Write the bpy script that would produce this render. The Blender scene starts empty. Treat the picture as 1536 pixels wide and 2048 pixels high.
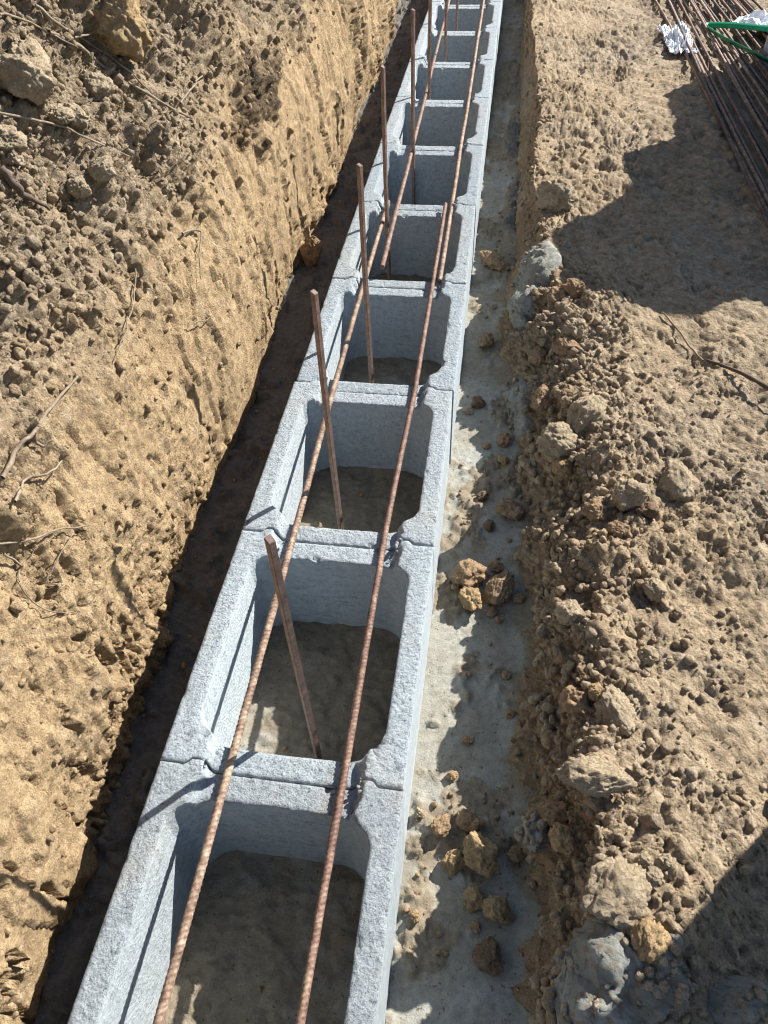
import bpy, bmesh, math, random
import numpy as np
from mathutils import Matrix, Vector

random.seed(7)
rng = np.random.default_rng(11)
SC = bpy.context.scene
COL = SC.collection

# ------------------------------------------------------------------ camera
CAM = np.array([0.46788, -0.46777, 1.14837])
CR = np.array([0.98982342, 0.1388207, -0.03127958])
CU = np.array([-0.08092079, 0.72991737, 0.67872856])
CF = np.array([-0.11705308, 0.66929025, -0.73372279])
FPX = 1495.18                      # focal length in pixels of the 1536 x 2048 photograph
cam = bpy.data.cameras.new('camera')
cam.sensor_fit = 'AUTO'
cam.sensor_width = 36.0
cam.lens = FPX / 2048 * 36.0
cam.clip_start = 0.02
cam.clip_end = 300
camo = bpy.data.objects.new('camera', cam)
COL.objects.link(camo)
camo.matrix_world = Matrix(((CR[0], CU[0], -CF[0], CAM[0]), (CR[1], CU[1], -CF[1], CAM[1]),
                            (CR[2], CU[2], -CF[2], CAM[2]), (0, 0, 0, 1)))
SC.camera = camo

# ------------------------------------------------------------------ sky, sun, exposure
SUN = np.array([0.66, 0.68, 0.66]); SUN = SUN / np.linalg.norm(SUN)
EL = math.asin(SUN[2]); AZ = math.atan2(SUN[0], SUN[1])
w = bpy.data.worlds.new('World'); SC.world = w; w.use_nodes = True
nt = w.node_tree
sky = nt.nodes.new('ShaderNodeTexSky'); sky.sky_type = 'NISHITA'; sky.sun_disc = False
sky.sun_elevation = EL; sky.sun_rotation = AZ; sky.air_density = 1.0; sky.dust_density = 0.6
nt.nodes['Background'].inputs['Strength'].default_value = 0.068
nt.links.new(sky.outputs[0], nt.nodes['Background'].inputs['Color'])
sun = bpy.data.lights.new('sun', 'SUN'); sun.energy = 5.0; sun.angle = math.radians(0.53)
sun.color = (1.0, 0.965, 0.91)
suno = bpy.data.objects.new('sun', sun); COL.objects.link(suno)
suno.rotation_euler = Vector(SUN.tolist()).to_track_quat('Z', 'Y').to_euler()
suno.location = (6, 6, 6)
vs = SC.view_settings
vs.view_transform = 'Standard'; vs.look = 'None'; vs.gamma = 1.0; vs.exposure = 1.15
vs.use_curve_mapping = False
SC.cycles.max_bounces = 6
SC.cycles.use_denoising = True
SC.cycles.filter_width = 1.1

# ------------------------------------------------------------------ numpy noise
def _h(ix, iy, iz, seed):
    u = lambda q: q.astype(np.int32).view(np.uint32)
    h = u(ix) * np.uint32(374761393) + u(iy) * np.uint32(668265263) + u(iz) * np.uint32(2147483647) + np.uint32((seed * 974711) & 0xFFFFFFFF)
    h = (h ^ (h >> np.uint32(13))) * np.uint32(1274126177)
    h = (h ^ (h >> np.uint32(15))) * np.uint32(2246822519)
    h = h ^ (h >> np.uint32(16))
    return (h & np.uint32(0xFFFFFF)).astype(np.float64) * (1 / 16777215.0)

def vnoise(x, y, z=None, seed=0):
    x = np.asarray(x, float); y = np.asarray(y, float)
    z = np.zeros_like(x) if z is None else np.asarray(z, float)
    xi, yi, zi = np.floor(x), np.floor(y), np.floor(z)
    fx, fy, fz = x - xi, y - yi, z - zi
    fx = fx * fx * (3 - 2 * fx); fy = fy * fy * (3 - 2 * fy); fz = fz * fz * (3 - 2 * fz)
    r = 0
    for a in (0, 1):
        for b in (0, 1):
            for c in (0, 1):
                wgt = (fx if a else 1 - fx) * (fy if b else 1 - fy) * (fz if c else 1 - fz)
                r = r + wgt * _h(xi + a, yi + b, zi + c, seed)
    return r * 2 - 1

def fbm(x, y, z=None, octv=4, seed=0, gain=0.5):
    x = np.asarray(x, float); y = np.asarray(y, float); zz = np.zeros_like(x) if z is None else np.asarray(z, float)
    r = 0; a = 1; f = 1; tot = 0
    for o in range(octv):
        ca, sa = math.cos(.63 * o + .3), math.sin(.63 * o + .3)
        r = r + a * vnoise((x * ca - y * sa) * f + o * 7.3, (x * sa + y * ca) * f + o * 3.1, zz * f + o * 1.7, seed + o)
        tot += a; a *= gain; f *= 2.03
    return r / tot

def lumps(u, v, size, density, seed, warp=0.35):
    """union of irregular buried lumps, height in metres, cell = size"""
    wu = u / size + warp * vnoise(u / size * 1.7, v / size * 1.7, None, seed + 50) + .25 * warp * vnoise(u / size * 5, v / size * 5, None, seed + 52)
    wv = v / size + warp * vnoise(u / size * 1.7 + 31, v / size * 1.7, None, seed + 51) + .25 * warp * vnoise(u / size * 5, v / size * 5, None, seed + 53)
    ui, vi = np.floor(wu), np.floor(wv)
    best = np.zeros_like(wu)
    zero = np.zeros_like(wu)
    for a in (-1, 0, 1):
        for b in (-1, 0, 1):
            cx, cy = ui + a, vi + b
            jx = cx + .15 + .7 * _h(cx, cy, zero, seed); jy = cy + .15 + .7 * _h(cx, cy, zero + 1, seed)
            r = .22 + .4 * _h(cx, cy, zero + 2, seed) ** 1.5
            on = _h(cx, cy, zero + 3, seed) < density
            asp = .65 + .7 * _h(cx, cy, zero + 4, seed)
            an = 6.283 * _h(cx, cy, zero + 5, seed)
            du, dv = (wu - jx) * asp, (wv - jy) / asp
            ca, sa = np.cos(an), np.sin(an)
            p_, q_ = du * ca - dv * sa, du * sa + dv * ca
            k3 = .6 + .5 * _h(cx, cy, zero + 6, seed)
            dm = np.maximum(np.maximum(np.abs(p_), np.abs(q_) * (.8 + .4 * k3)), np.abs(p_ + q_) * k3)
            tl = (_h(cx, cy, zero + 7, seed) - .5) * 1.5
            topz_ = r * .8 + p_ * tl + q_ * (k3 - .85)
            hgt = np.clip(np.minimum((r - dm) * 2.4, topz_), 0, None) * np.where(on, 1, 0)
            best = np.maximum(best, hgt)
    return best * size

def terrace(f, levels, w=.03):
    return sum(sstep(l, l + w, f) for l in levels)

def sstep(a, b, x):
    t = np.clip((x - a) / (b - a), 0, 1)
    return t * t * (3 - 2 * t)

# ------------------------------------------------------------------ camera projection helpers
def proj(P):
    d = np.asarray(P, float) - CAM
    wv = d @ CF
    return 768 + FPX * (d @ CR) / wv, 1024 - FPX * (d @ CU) / wv, wv

def onz(x, y, z):
    d = CF + CR * (x - 768) / FPX - CU * (y - 1024) / FPX
    return CAM + d * (z - CAM[2]) / d[2]

class Pick:
    """finds the point of a finished surface that a picture point shows"""
    def __init__(s, V, N):
        s.V, s.N = V, N
        s.x, s.y, s.w = proj(V)
    def __call__(s, px, py, rad=7):
        d2 = (s.x - px) ** 2 + (s.y - py) ** 2
        d2 = np.where(s.w > 0.1, d2, 1e12)
        idx = np.nonzero(d2 < rad * rad)[0]
        if len(idx) == 0:
            i = int(np.argmin(d2))
        else:
            i = idx[np.argmin(s.w[idx])]
        return s.V[i].copy(), s.N[i].copy(), float(s.w[i])

# ------------------------------------------------------------------ mesh helpers
def mesh_np(name, V, F, smooth=True, attrs=None):
    """F: (n,4) or (n,3) int array"""
    m = bpy.data.meshes.new(name)
    V = np.asarray(V, np.float32); F = np.asarray(F, np.int32)
    k = F.shape[1]
    m.vertices.add(len(V)); m.vertices.foreach_set('co', V.ravel())
    m.loops.add(F.size); m.loops.foreach_set('vertex_index', F.ravel())
    m.polygons.add(len(F))
    m.polygons.foreach_set('loop_start', np.arange(0, F.size, k, dtype=np.int32))
    m.polygons.foreach_set('loop_total', np.full(len(F), k, np.int32))
    if smooth:
        m.polygons.foreach_set('use_smooth', np.ones(len(F), bool))
    m.update(calc_edges=True)
    for nme, arr in (attrs or {}).items():
        at = m.attributes.new(nme, 'FLOAT', 'POINT')
        at.data.foreach_set('value', np.asarray(arr, np.float32))
    return m

def link(name, mesh, mat=None, parent=None):
    o = bpy.data.objects.new(name, mesh)
    COL.objects.link(o)
    if mat is not None and mesh is not None and not mesh.materials:
        mesh.materials.append(mat)
    if parent is not None:
        o.parent = parent
    return o

def tag(o, label, cat, group=None, kind=None):
    o['label'] = label; o['category'] = cat
    if group: o['group'] = group
    if kind: o['kind'] = kind
    return o

def structure(o, kind='structure', label=None):
    o['kind'] = kind
    if label: o['label'] = label
    return o

def grid_faces(nu, nv, flip=False):
    i = np.arange(nu - 1)[:, None] * nv + np.arange(nv - 1)[None, :]
    i = i.ravel()
    f = np.stack([i, i + nv, i + nv + 1, i + 1], 1)
    return f[:, ::-1] if flip else f

def grid_normals(G):
    du = np.gradient(G, axis=0); dv = np.gradient(G, axis=1)
    n = np.cross(du, dv)
    n /= np.linalg.norm(n, axis=2, keepdims=True) + 1e-12
    return n

# ------------------------------------------------------------------ materials
def new_mat(name):
    m = bpy.data.materials.new(name); m.use_nodes = True
    t = m.node_tree
    return m, t, t.nodes['Principled BSDF']

def N(t, kind, **kw):
    n = t.nodes.new(kind)
    for k, v in kw.items():
        setattr(n, k, v)
    return n

def ramp(t, fac, stops):
    r = N(t, 'ShaderNodeValToRGB')
    e = r.color_ramp.elements
    while len(e) < len(stops): e.new(0.5)
    for i, (p, c) in enumerate(stops):
        e[i].position = p; e[i].color = (*c, 1)
    t.links.new(fac, r.inputs[0])
    return r.outputs[0]

def noise(t, vec, scale, detail=6, rough=0.6, dist=0.0):
    n = N(t, 'ShaderNodeTexNoise')
    n.inputs['Scale'].default_value = scale; n.inputs['Detail'].default_value = detail
    n.inputs['Roughness'].default_value = rough; n.inputs['Distortion'].default_value = dist
    t.links.new(vec, n.inputs['Vector'])
    return n.outputs['Fac']

def mixc(t, fac, a, b, mode='MIX'):
    m = N(t, 'ShaderNodeMix', data_type='RGBA', blend_type=mode)
    if hasattr(fac, 'links'): t.links.new(fac, m.inputs[0])
    else: m.inputs[0].default_value = fac
    for s, v in ((6, a), (7, b)):
        if hasattr(v, 'links'): t.links.new(v, m.inputs[s])
        else: m.inputs[s].default_value = (*v, 1)
    return m.outputs[2]

def math_(t, op, a, b=None):
    m = N(t, 'ShaderNodeMath', operation=op)
    if op == 'MULTIPLY_ADD': m.inputs[2].default_value = .2
    for i, v in enumerate((a, b)):
        if v is None: continue
        if hasattr(v, 'links'): t.links.new(v, m.inputs[i])
        else: m.inputs[i].default_value = v
    return m.outputs[0]

def bump(t, h, strength, dist, prev=None):
    b = N(t, 'ShaderNodeBump')
    b.inputs['Strength'].default_value = strength; b.inputs['Distance'].default_value = dist
    t.links.new(h, b.inputs['Height'])
    if prev is not None: t.links.new(prev, b.inputs['Normal'])
    return b.outputs[0]

def coord(t, scale=None):
    c = N(t, 'ShaderNodeTexCoord').outputs['Object']
    if scale is None: return c
    mp = N(t, 'ShaderNodeMapping'); mp.inputs['Scale'].default_value = scale
    t.links.new(c, mp.inputs['Vector'])
    return mp.outputs[0]

def attr(t, name):
    return N(t, 'ShaderNodeAttribute', attribute_name=name).outputs['Fac']

def soil_material(name, ochre, grey, dark, pale, use_attr=True, bs=1.0, rnd=False):
    """tone attribute 0 = ochre subsoil, 1 = grey topsoil"""
    m, t, p = new_mat(name)
    c = coord(t)
    n1 = noise(t, c, 6, 5, .6); n2 = noise(t, c, 45, 6, .65); n3 = noise(t, c, 260, 4, .7); n4 = noise(t, c, 17, 5, .6, .4)
    if use_attr:
        tone = math_(t, 'ADD', attr(t, 'tone'), math_(t, 'MULTIPLY', math_(t, 'SUBTRACT', n1, .5), .9))
    else:
        tone = math_(t, 'MULTIPLY', math_(t, 'SUBTRACT', n1, .3), 1.2)
    if rnd:
        oi = N(t, 'ShaderNodeObjectInfo').outputs['Random']
        tone = math_(t, 'ADD', tone, math_(t, 'MULTIPLY', math_(t, 'SUBTRACT', oi, .5), .8))
    base = ramp(t, tone, [(0.1, ochre), (0.9, grey)])
    big = noise(t, c, 3.1, 6, .65, .5)
    base = mixc(t, ramp(t, big, [(0.5, (0, 0, 0)), (0.68, (.6, .6, .6))]), base, mixc(t, .5, base, dark))
    if use_attr:
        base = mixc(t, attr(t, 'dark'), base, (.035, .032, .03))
        base = mixc(t, attr(t, 'rusty'), base, mixc(t, .75, base, (.42, .26, .14)))
    base = mixc(t, ramp(t, n2, [(0.42, (1, 1, 1)), (0.62, (0, 0, 0))]), base, mixc(t, .55, base, dark))
    base = mixc(t, ramp(t, n4, [(0.58, (0, 0, 0)), (0.75, (1, 1, 1))]), base, mixc(t, .5, base, pale))
    v = ramp(t, n3, [(0.25, (.62, .60, .57)), (0.5, (1, 1, 1)), (0.75, (1.25, 1.25, 1.25))])
    base = mixc(t, 1.0, base, v, 'MULTIPLY')
    t.links.new(base, p.inputs['Base Color'])
    p.inputs['Roughness'].default_value = .95; p.inputs['Specular IOR Level'].default_value = .12
    wv = N(t, 'ShaderNodeVectorMath', operation='MULTIPLY_ADD')
    nz = N(t, 'ShaderNodeTexNoise'); nz.inputs['Scale'].default_value = 90; nz.inputs['Detail'].default_value = 3
    t.links.new(c, nz.inputs['Vector']); t.links.new(nz.outputs['Color'], wv.inputs[0]); wv.inputs[1].default_value = (.012, .012, .012); t.links.new(c, wv.inputs[2])
    vo = N(t, 'ShaderNodeTexVoronoi', feature='F1'); vo.inputs['Scale'].default_value = 150; t.links.new(wv.outputs[0], vo.inputs['Vector'])
    b = bump(t, noise(t, c, 75, 6, .78), 1.0 * bs, .019)
    b = bump(t, math_(t, 'MULTIPLY', vo.outputs['Distance'], -1.0), .55 * bs, .006, b)
    b = bump(t, n3, .8 * bs, .005, b)
    t.links.new(b, p.inputs['Normal'])
    return m

OCHRE = (.46, .30, .125); GREY = (.30, .245, .16); DARK = (.17, .105, .05); PALE = (.55, .45, .28)
MAT = {}
MAT['bank'] = soil_material('bank_soil', (.615, .445, .258), (.49, .395, .28), (.27, .185, .105), (.68, .57, .42))
MAT['soil'] = soil_material('ground_soil', (.59, .45, .29), (.53, .45, .345), (.25, .185, .12), (.68, .59, .46), bs=.9)
MAT['clod'] = soil_material('clod_soil', (.47, .315, .185), (.47, .365, .245), (.26, .175, .105), (.56, .46, .32), use_attr=False, bs=.8)
MAT['clod_pale'] = soil_material('clod_pale_soil', (.54, .43, .285), (.49, .42, .32), (.30, .23, .155), (.64, .57, .45), use_attr=False, bs=.8)
MAT['clod_ochre'] = soil_material('clod_ochre_soil', (.55, .39, .21), (.50, .37, .22), (.29, .195, .105), (.62, .51, .34), use_attr=False, bs=.8)
MAT['clod_dark'] = soil_material('clod_dark_soil', (.34, .235, .145), (.33, .25, .17), (.18, .125, .08), (.43, .35, .25), use_attr=False)

def concrete_material():
    m, t, p = new_mat('block_concrete')
    c = N(t, 'ShaderNodeNewGeometry').outputs['Position']
    n1 = noise(t, c, 9, 5, .6); n2 = noise(t, c, 70, 6, .7); n3 = noise(t, c, 380, 3, .7)
    mp = N(t, 'ShaderNodeMapping'); mp.inputs['Scale'].default_value = (30, 30, 120); t.links.new(c, mp.inputs['Vector'])
    streak = noise(t, mp.outputs[0], 1.0, 6, .75)
    vor = N(t, 'ShaderNodeTexVoronoi', feature='F1'); vor.inputs['Scale'].default_value = 165
    vor.inputs['Randomness'].default_value = 1
    t.links.new(c, vor.inputs['Vector'])
    base = ramp(t, n2, [(0.3, (.33, .375, .395)), (0.52, (.47, .525, .55)), (0.75, (.60, .645, .66))])
    base = mixc(t, ramp(t, n1, [(0.35, (0, 0, 0)), (0.7, (.6, .6, .6))]), base, mixc(t, .5, base, (.40, .42, .45)))
    pits = ramp(t, n3, [(0.32, (.38, .38, .38)), (0.48, (1, 1, 1))])
    nzv = N(t, 'ShaderNodeSeparateXYZ'); t.links.new(N(t, 'ShaderNodeNewGeometry').outputs['Normal'], nzv.inputs[0])
    top = ramp(t, nzv.outputs[2], [(0.35, (0, 0, 0)), (0.75, (1, 1, 1))])
    base = mixc(t, math_(t, 'MULTIPLY_ADD', top, .5), base, mixc(t, 1.0, base, pits, 'MULTIPLY'))
    cl = noise(t, c, 140, 5, .7)
    clm = math_(t, 'MULTIPLY', top, ramp(t, noise(t, c, 22, 3, .6), [(0.4, (.15, .15, .15)), (0.6, (1, 1, 1))]))
    base = mixc(t, clm, base, mixc(t, 1.0, base, ramp(t, cl, [(0.36, (.45, .46, .48)), (0.45, (1, 1, 1))]), 'MULTIPLY'))
    pits2 = ramp(t, streak, [(0.33, (.5, .5, .5)), (0.45, (1, 1, 1))])
    base = mixc(t, .7, base, pits2, 'MULTIPLY')
    stain = noise(t, c, 14, 4, .6, .6)
    base = mixc(t, ramp(t, stain, [(0.66, (0, 0, 0)), (0.80, (.55, .55, .55))]), base, (.52, .42, .30))
    dust = noise(t, c, 5, 7, .7, .8)
    base = mixc(t, ramp(t, dust, [(0.52, (0, 0, 0)), (0.75, (.45, .45, .45))]), base, (.50, .44, .35))
    base = mixc(t, 1.0, base, N(t, 'ShaderNodeObjectInfo').outputs['Color'], 'MULTIPLY')
    t.links.new(base, p.inputs['Base Color'])
    p.inputs['Roughness'].default_value = .9; p.inputs['Specular IOR Level'].default_value = .2
    b = bump(t, vor.outputs['Distance'], .3, .004)
    b = bump(t, math_(t, 'MULTIPLY', cl, math_(t, 'MULTIPLY_ADD', top, .8)), .9, .010, b)
    b = bump(t, noise(t, c, 320, 4, .75), .6, .003, b)
    b = bump(t, streak, .3, .004, b)
    t.links.new(b, p.inputs['Normal'])
    return m
MAT['concrete'] = concrete_material()

def footing_material():
    """soil attribute: 0 bare cement slurry, 1 mud tracked over it"""
    m, t, p = new_mat('footing_concrete')
    c = coord(t)
    n1 = noise(t, c, 7, 6, .62, .5); n2 = noise(t, c, 60, 6, .65); n3 = noise(t, c, 330, 3, .7)
    cem = ramp(t, n1, [(0.34, (.255, .232, .178)), (0.5, (.305, .288, .235)), (0.66, (.35, .348, .31))])
    cem = mixc(t, ramp(t, n2, [(0.35, (.75, .75, .75)), (0.65, (1.1, 1.1, 1.1))]), (0, 0, 0), cem, 'MIX')
    mud = ramp(t, n2, [(0.3, (.17, .14, .095)), (0.6, (.25, .205, .145)), (0.8, (.35, .295, .215))])
    f = math_(t, 'ADD', attr(t, 'soil'), math_(t, 'MULTIPLY', math_(t, 'SUBTRACT', noise(t, c, 28, 5, .7), .5), 1.0))
    base = mixc(t, ramp(t, f, [(0.34, (0, 0, 0)), (0.66, (1, 1, 1))]), cem, mud)
    earth = ramp(t, n2, [(0.3, (.085, .078, .07)), (0.6, (.14, .128, .113)), (0.8, (.21, .19, .165))])
    base = mixc(t, ramp(t, math_(t, 'MULTIPLY', attr(t, 'soil'), .5), [(0.62, (0, 0, 0)), (0.85, (1, 1, 1))]), base, earth)
    v = ramp(t, n3, [(0.25, (.75, .75, .75)), (0.7, (1.12, 1.12, 1.12))])
    base = mixc(t, .8, base, v, 'MULTIPLY')
    spk = noise(t, c, 130, 2, .5)
    base = mixc(t, ramp(t, spk, [(0.67, (0, 0, 0)), (0.71, (.8, .8, .8))]), base, (.10, .065, .04))
    t.links.new(base, p.inputs['Base Color'])
    p.inputs['Roughness'].default_value = .85; p.inputs['Specular IOR Level'].default_value = .25
    b = bump(t, noise(t, c, 50, 6, .7), .45, .008)
    b = bump(t, n3, .4, .003, b)
    t.links.new(b, p.inputs['Normal'])
    return m
MAT['footing'] = footing_material()

def mortar_material():
    m, t, p = new_mat('grey_mortar')
    c = coord(t)
    n1 = noise(t, c, 14, 6, .62, .3); n2 = noise(t, c, 90, 5, .65)
    base = ramp(t, n1, [(0.3, (.22, .215, .175)), (0.55, (.32, .325, .285)), (0.75, (.45, .46, .43))])
    base = mixc(t, ramp(t, n2, [(0.5, (0, 0, 0)), (0.62, (.8, .8, .8))]), base, (.25, .19, .12))
    t.links.new(base, p.inputs['Base Color'])
    p.inputs['Roughness'].default_value = .85
    b = bump(t, noise(t, c, 60, 8, .75), .9, .016); t.links.new(bump(t, n2, .4, .004, b), p.inputs['Normal'])
    return m
MAT['mortar'] = mortar_material()

def rust_material(name, a, b_, c_, mud=.3):
    m, t, p = new_mat(name)
    c = coord(t)
    n1 = noise(t, c, 45, 6, .75); n2 = noise(t, c, 160, 5, .7); n3 = noise(t, c, 13, 6, .7)
    base = ramp(t, n1, [(0.36, a), (0.5, b_), (0.66, c_)])
    base = mixc(t, ramp(t, n2, [(0.3, (.6, .6, .6)), (0.7, (1.15, 1.15, 1.15))]), (0, 0, 0), base)
    base = mixc(t, ramp(t, n3, [(0.60, (0, 0, 0)), (0.68, (mud * 2, mud * 2, mud * 2))]), base, (.42, .32, .20))
    t.links.new(base, p.inputs['Base Color'])
    p.inputs['Roughness'].default_value = .72; p.inputs['Metallic'].default_value = .15
    t.links.new(bump(t, n2, .5, .0015), p.inputs['Normal'])
    return m
MAT['rust'] = rust_material('rusty_rebar', (.10, .056, .042), (.19, .105, .074), (.33, .225, .165), .3)
MAT['rust_mud'] = rust_material('muddy_rebar', (.12, .072, .05), (.25, .16, .11), (.46, .36, .26), .48)
MAT['rust_dark'] = rust_material('dark_rebar', (.05, .033, .027), (.10, .062, .047), (.19, .15, .125), .2)
MAT['stake'] = rust_material('brown_stake', (.17, .11, .085), (.24, .16, .125), (.31, .22, .175), .1)

def plain(name, col, rough, **kw):
    m, t, p = new_mat(name)
    c = coord(t)
    base = ramp(t, noise(t, c, 40, 5, .6), [(0.3, tuple(v * .75 for v in col)), (0.7, tuple(min(1, v * 1.1) for v in col))])
    t.links.new(base, p.inputs['Base Color'])
    p.inputs['Roughness'].default_value = rough
    for k, v in kw.items(): p.inputs[k].default_value = v
    return m, t, p

def bark_material():
    m, t, p = new_mat('root_bark')
    c = coord(t)
    n = noise(t, c, 90, 5, .7)
    t.links.new(ramp(t, n, [(0.3, (.12, .09, .06)), (0.55, (.23, .18, .125)), (0.75, (.37, .31, .23))]), p.inputs['Base Color'])
    p.inputs['Roughness'].default_value = .9
    t.links.new(bump(t, n, .6, .003), p.inputs['Normal'])
    return m
MAT['bark'] = bark_material()
MAT['bark_dark'] = plain('dark_bark', (.10, .07, .05), .9)[0]
MAT['strap'] = plain('green_strap', (.005, .26, .12), .45)[0]
pl, _, pp = plain('white_plastic', (.84, .87, .90), .35)
MAT['plastic'] = pl

# ------------------------------------------------------------------ shared rows along the trench
def y_rows():
    ys = [-1.6]
    while ys[-1] < 9.0:
        y = ys[-1]
        d = math.hypot(y - CAM[1], 1.25)
        k = .0035 if y > -.5 else .014
        ys.append(y + max(.0035, k * d))
    while ys[-1] < 40: ys.append(ys[-1] + max(.1, (ys[-1] - 8) * .12))
    return np.array(ys)
YS = y_rows()
Y_CTRL = np.array([-1.6, -.6, -.35, -.18, .01, .19, .4, .8, 1.2, 1.7, 2.2, 3.3, 4.5, 7, 40])
X_FACE = np.array([-.06, -.07, -.09, -.115, -.155, -.178, -.20, -.205, -.20, -.21, -.20, -.21, -.26, -.3, -.3])
FACE = np.interp(YS, Y_CTRL, X_FACE)
FY = np.array([-1.6, -.4, -.2, .02, .26, .5, .89, 1.18, 1.48, 1.83, 2.37, 3.1, 4.5, 8, 40])
FX = np.array([.60, .64, .645, .615, .60, .615, .605, .58, .535, .51, .52, .525, .515, .52, .52])
CY = np.array([-1.6, -.4, -.25, -.07, .05, .3, .55, .85, 1.1, 1.35, 1.6, 2.0, 2.4, 3, 3.6, 4.5, 8, 40])
CX = np.array([.72, .70, .70, .705, .70, .72, .735, .73, .72, .70, .665, .615, .59, .61, .575, .56, .56, .56])
CZ = np.array([-.05, -.04, -.03, -.005, -.02, -.045, -.05, -.05, -.05, -.055, -.05, -.05, -.045, -.03, .0, .02, .02, .02])

# ------------------------------------------------------------------ left bank
PZ = np.array([-.30, -.20, -.08, .05, .16, .28, .40, .52, .66, .82, 1.0, 1.18, 1.32, 1.40, 1.42])
PX = np.array([-.02, -.01, .0, .005, .0, -.02, -.065, -.13, -.22, -.34, -.50, -.70, -.98, -1.6, -9.0])
def bank():
    # arc-length samples of the profile
    seg = np.hypot(np.diff(PZ), np.diff(PX)); arc = np.concatenate([[0], np.cumsum(seg)])
    s = [0.0]
    while s[-1] < arc[-1]:
        a = s[-1]
        s.append(a + (.0042 if a < 1.25 else .0065 if a < 1.9 else .05 if a < 3 else .5))
    s = np.array(s[:-1])
    pz = np.interp(s, arc, PZ); px = np.interp(s, arc, PX)
    k = np.ones(9) / 9
    npad = 4
    sm = lambda q: np.convolve(np.pad(q, npad, mode='edge'), k, 'valid')
    for _ in range(4): pz, px = sm(pz), sm(px)
    Yg, Sg = np.meshgrid(YS, s, indexing='ij')
    # the slope break rises and falls along the trench
    br = fbm(YS * 1.3, YS * 0, None, 3, 5)
    lean = 1 + .35 * br
    X = FACE[:, None] + px[None, :] * lean[:, None]
    Z = pz[None, :] + 0 * X
    # the far half of the trench is cut more upright
    up = sstep(2.0, 4.5, YS)[:, None]
    X = X + up * np.where(px[None, :] < -.02, (-px[None, :] - .02) * .35, 0)
    G = np.stack([X, Yg, Z], 2)
    nrm = -grid_normals(G)
    if nrm[:, :, 0].mean() < 0: nrm = -nrm
    U, W = Yg, Sg
    hi = sstep(.22, .62, Z + .16 * fbm(U * 2, W * 2, None, 4, 8))           # loose topsoil
    hi = hi * (1 - .6 * up)
    rough = .8 * sstep(.08, .45, fbm(U * 3.2, W * 2.2, None, 4, 21))            # patches of crumbly surface
    rough = np.clip(rough + .7 * hi, 0, 1)
    scr = sstep(-.1, .25, fbm(U * 1.7 + 3, W * 1.2, None, 3, 22)) * (1 - hi)  # scraped by the bucket
    d = (.018 + .014 * hi) * fbm(U * 2.4, W * 1.7, None, 3, 1) + .030 * hi * fbm(U * 7, W * 7, None, 4, 2)
    lo = 1 - hi
    patch = sstep(.16, .45, fbm(U * 3.4 + 9, W * 2.6, None, 4, 23))
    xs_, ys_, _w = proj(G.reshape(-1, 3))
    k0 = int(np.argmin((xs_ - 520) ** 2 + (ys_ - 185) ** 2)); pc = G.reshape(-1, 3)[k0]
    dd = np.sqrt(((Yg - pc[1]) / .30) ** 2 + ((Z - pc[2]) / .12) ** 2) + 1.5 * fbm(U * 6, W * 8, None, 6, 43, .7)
    dark_hollow = 1 - sstep(.1, 1.0, dd)  # dark organic soil patch; shade of a cavity also put into its colour
    cav = np.clip(.03 + hi * .95 + patch * .85 + dark_hollow, 0, 1)
    rough = np.clip(rough + .06 + dark_hollow, 0, 1)
    d += .015 * fbm(U * 13, W * 8, None, 5, 3, .6) * (.35 + .65 * cav)
    d += (.011 * fbm(U * 60, W * 6, None, 4, 4, .6) + .010 * fbm(U * 22, W * 2.5, None, 3, 14)) * scr
    d += .008 * fbm(U * 48, W * 48, None, 4, 6, .72) * (.25 + rough)
    led = fbm(U * 7 + .9 * W, W * 4.5, None, 6, 33, .6)
    d += .0085 * terrace(led, (-.30, -.16, -.02, .1, .22), .02) * (.30 + .70 * cav)
    slab = fbm(U * 3.0 + .4 * W, W * 1.3, None, 6, 36, .56)
    d += .0085 * terrace(slab, (-.25, -.08, .06, .2), .010) * (.4 + .6 * lo)
    led2 = fbm(U * 19, W * 13, None, 5, 34, .62)
    d += .0055 * terrace(led2, (-.2, 0, .2), .04) * (.06 + .94 * cav)
    d += .55 * lumps(U, W, .030, .45, 61, .6) * rough * (.4 + .6 * hi)
    d += .42 * lumps(U, W, .015, .6, 62, .6) * (.01 + .99 * rough)
    d += .38 * lumps(U, W, .0085, .6, 63, .5) * (.05 + .95 * rough)
    d += .55 * lumps(U, W, .075, .35, 64, .6) * hi
    hol = fbm(U * 11, W * 7, None, 6, 65, .62)
    d -= .050 * sstep(.26, .46, hol) * (.05 + .95 * cav)
    hol2 = fbm(U * 34, W * 19, None, 5, 67, .62)
    d -= .016 * sstep(.24, .42, hol2) * (.04 + .96 * cav)
    crack = np.abs(fbm(U * 7, W * 1.5, None, 6, 71, .62))
    d -= .045 * (1 - sstep(0, .028, crack)) * sstep(-.05, .25, fbm(U * 2, W * 2, None, 2, 72))
    d -= d[(YS > -.5) & (YS < 5)].mean()
    far = np.clip(1.6 - .06 * np.maximum(U - 3, 0), .5, 1) * (1 - .8 * sstep(1.9, 2.6, Sg))
    d *= far
    foot = sstep(.0, .06, Sg)
    G = G + nrm * (d * foot)[:, :, None]
    nr = -grid_normals(G)
    if nr[:, :, 0].mean() < 0: nr = -nr
    tone = np.clip(.0 + .95 * hi + .35 * fbm(U * 1.6, W * 2.5, None, 4, 41), 0, 1.2)
    dark_hollow = .85 * dark_hollow
    V = G.reshape(-1, 3)
    ok = grid_faces(len(YS), len(s))
    m = mesh_np('earth_bank', V, ok, True, {'tone': tone.ravel(), 'dark': dark_hollow.ravel()})
    o = link('earth_bank', m, MAT['bank'])
    structure(o, 'structure', 'tall ochre cut earth bank along the left side of the trench')
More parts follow.
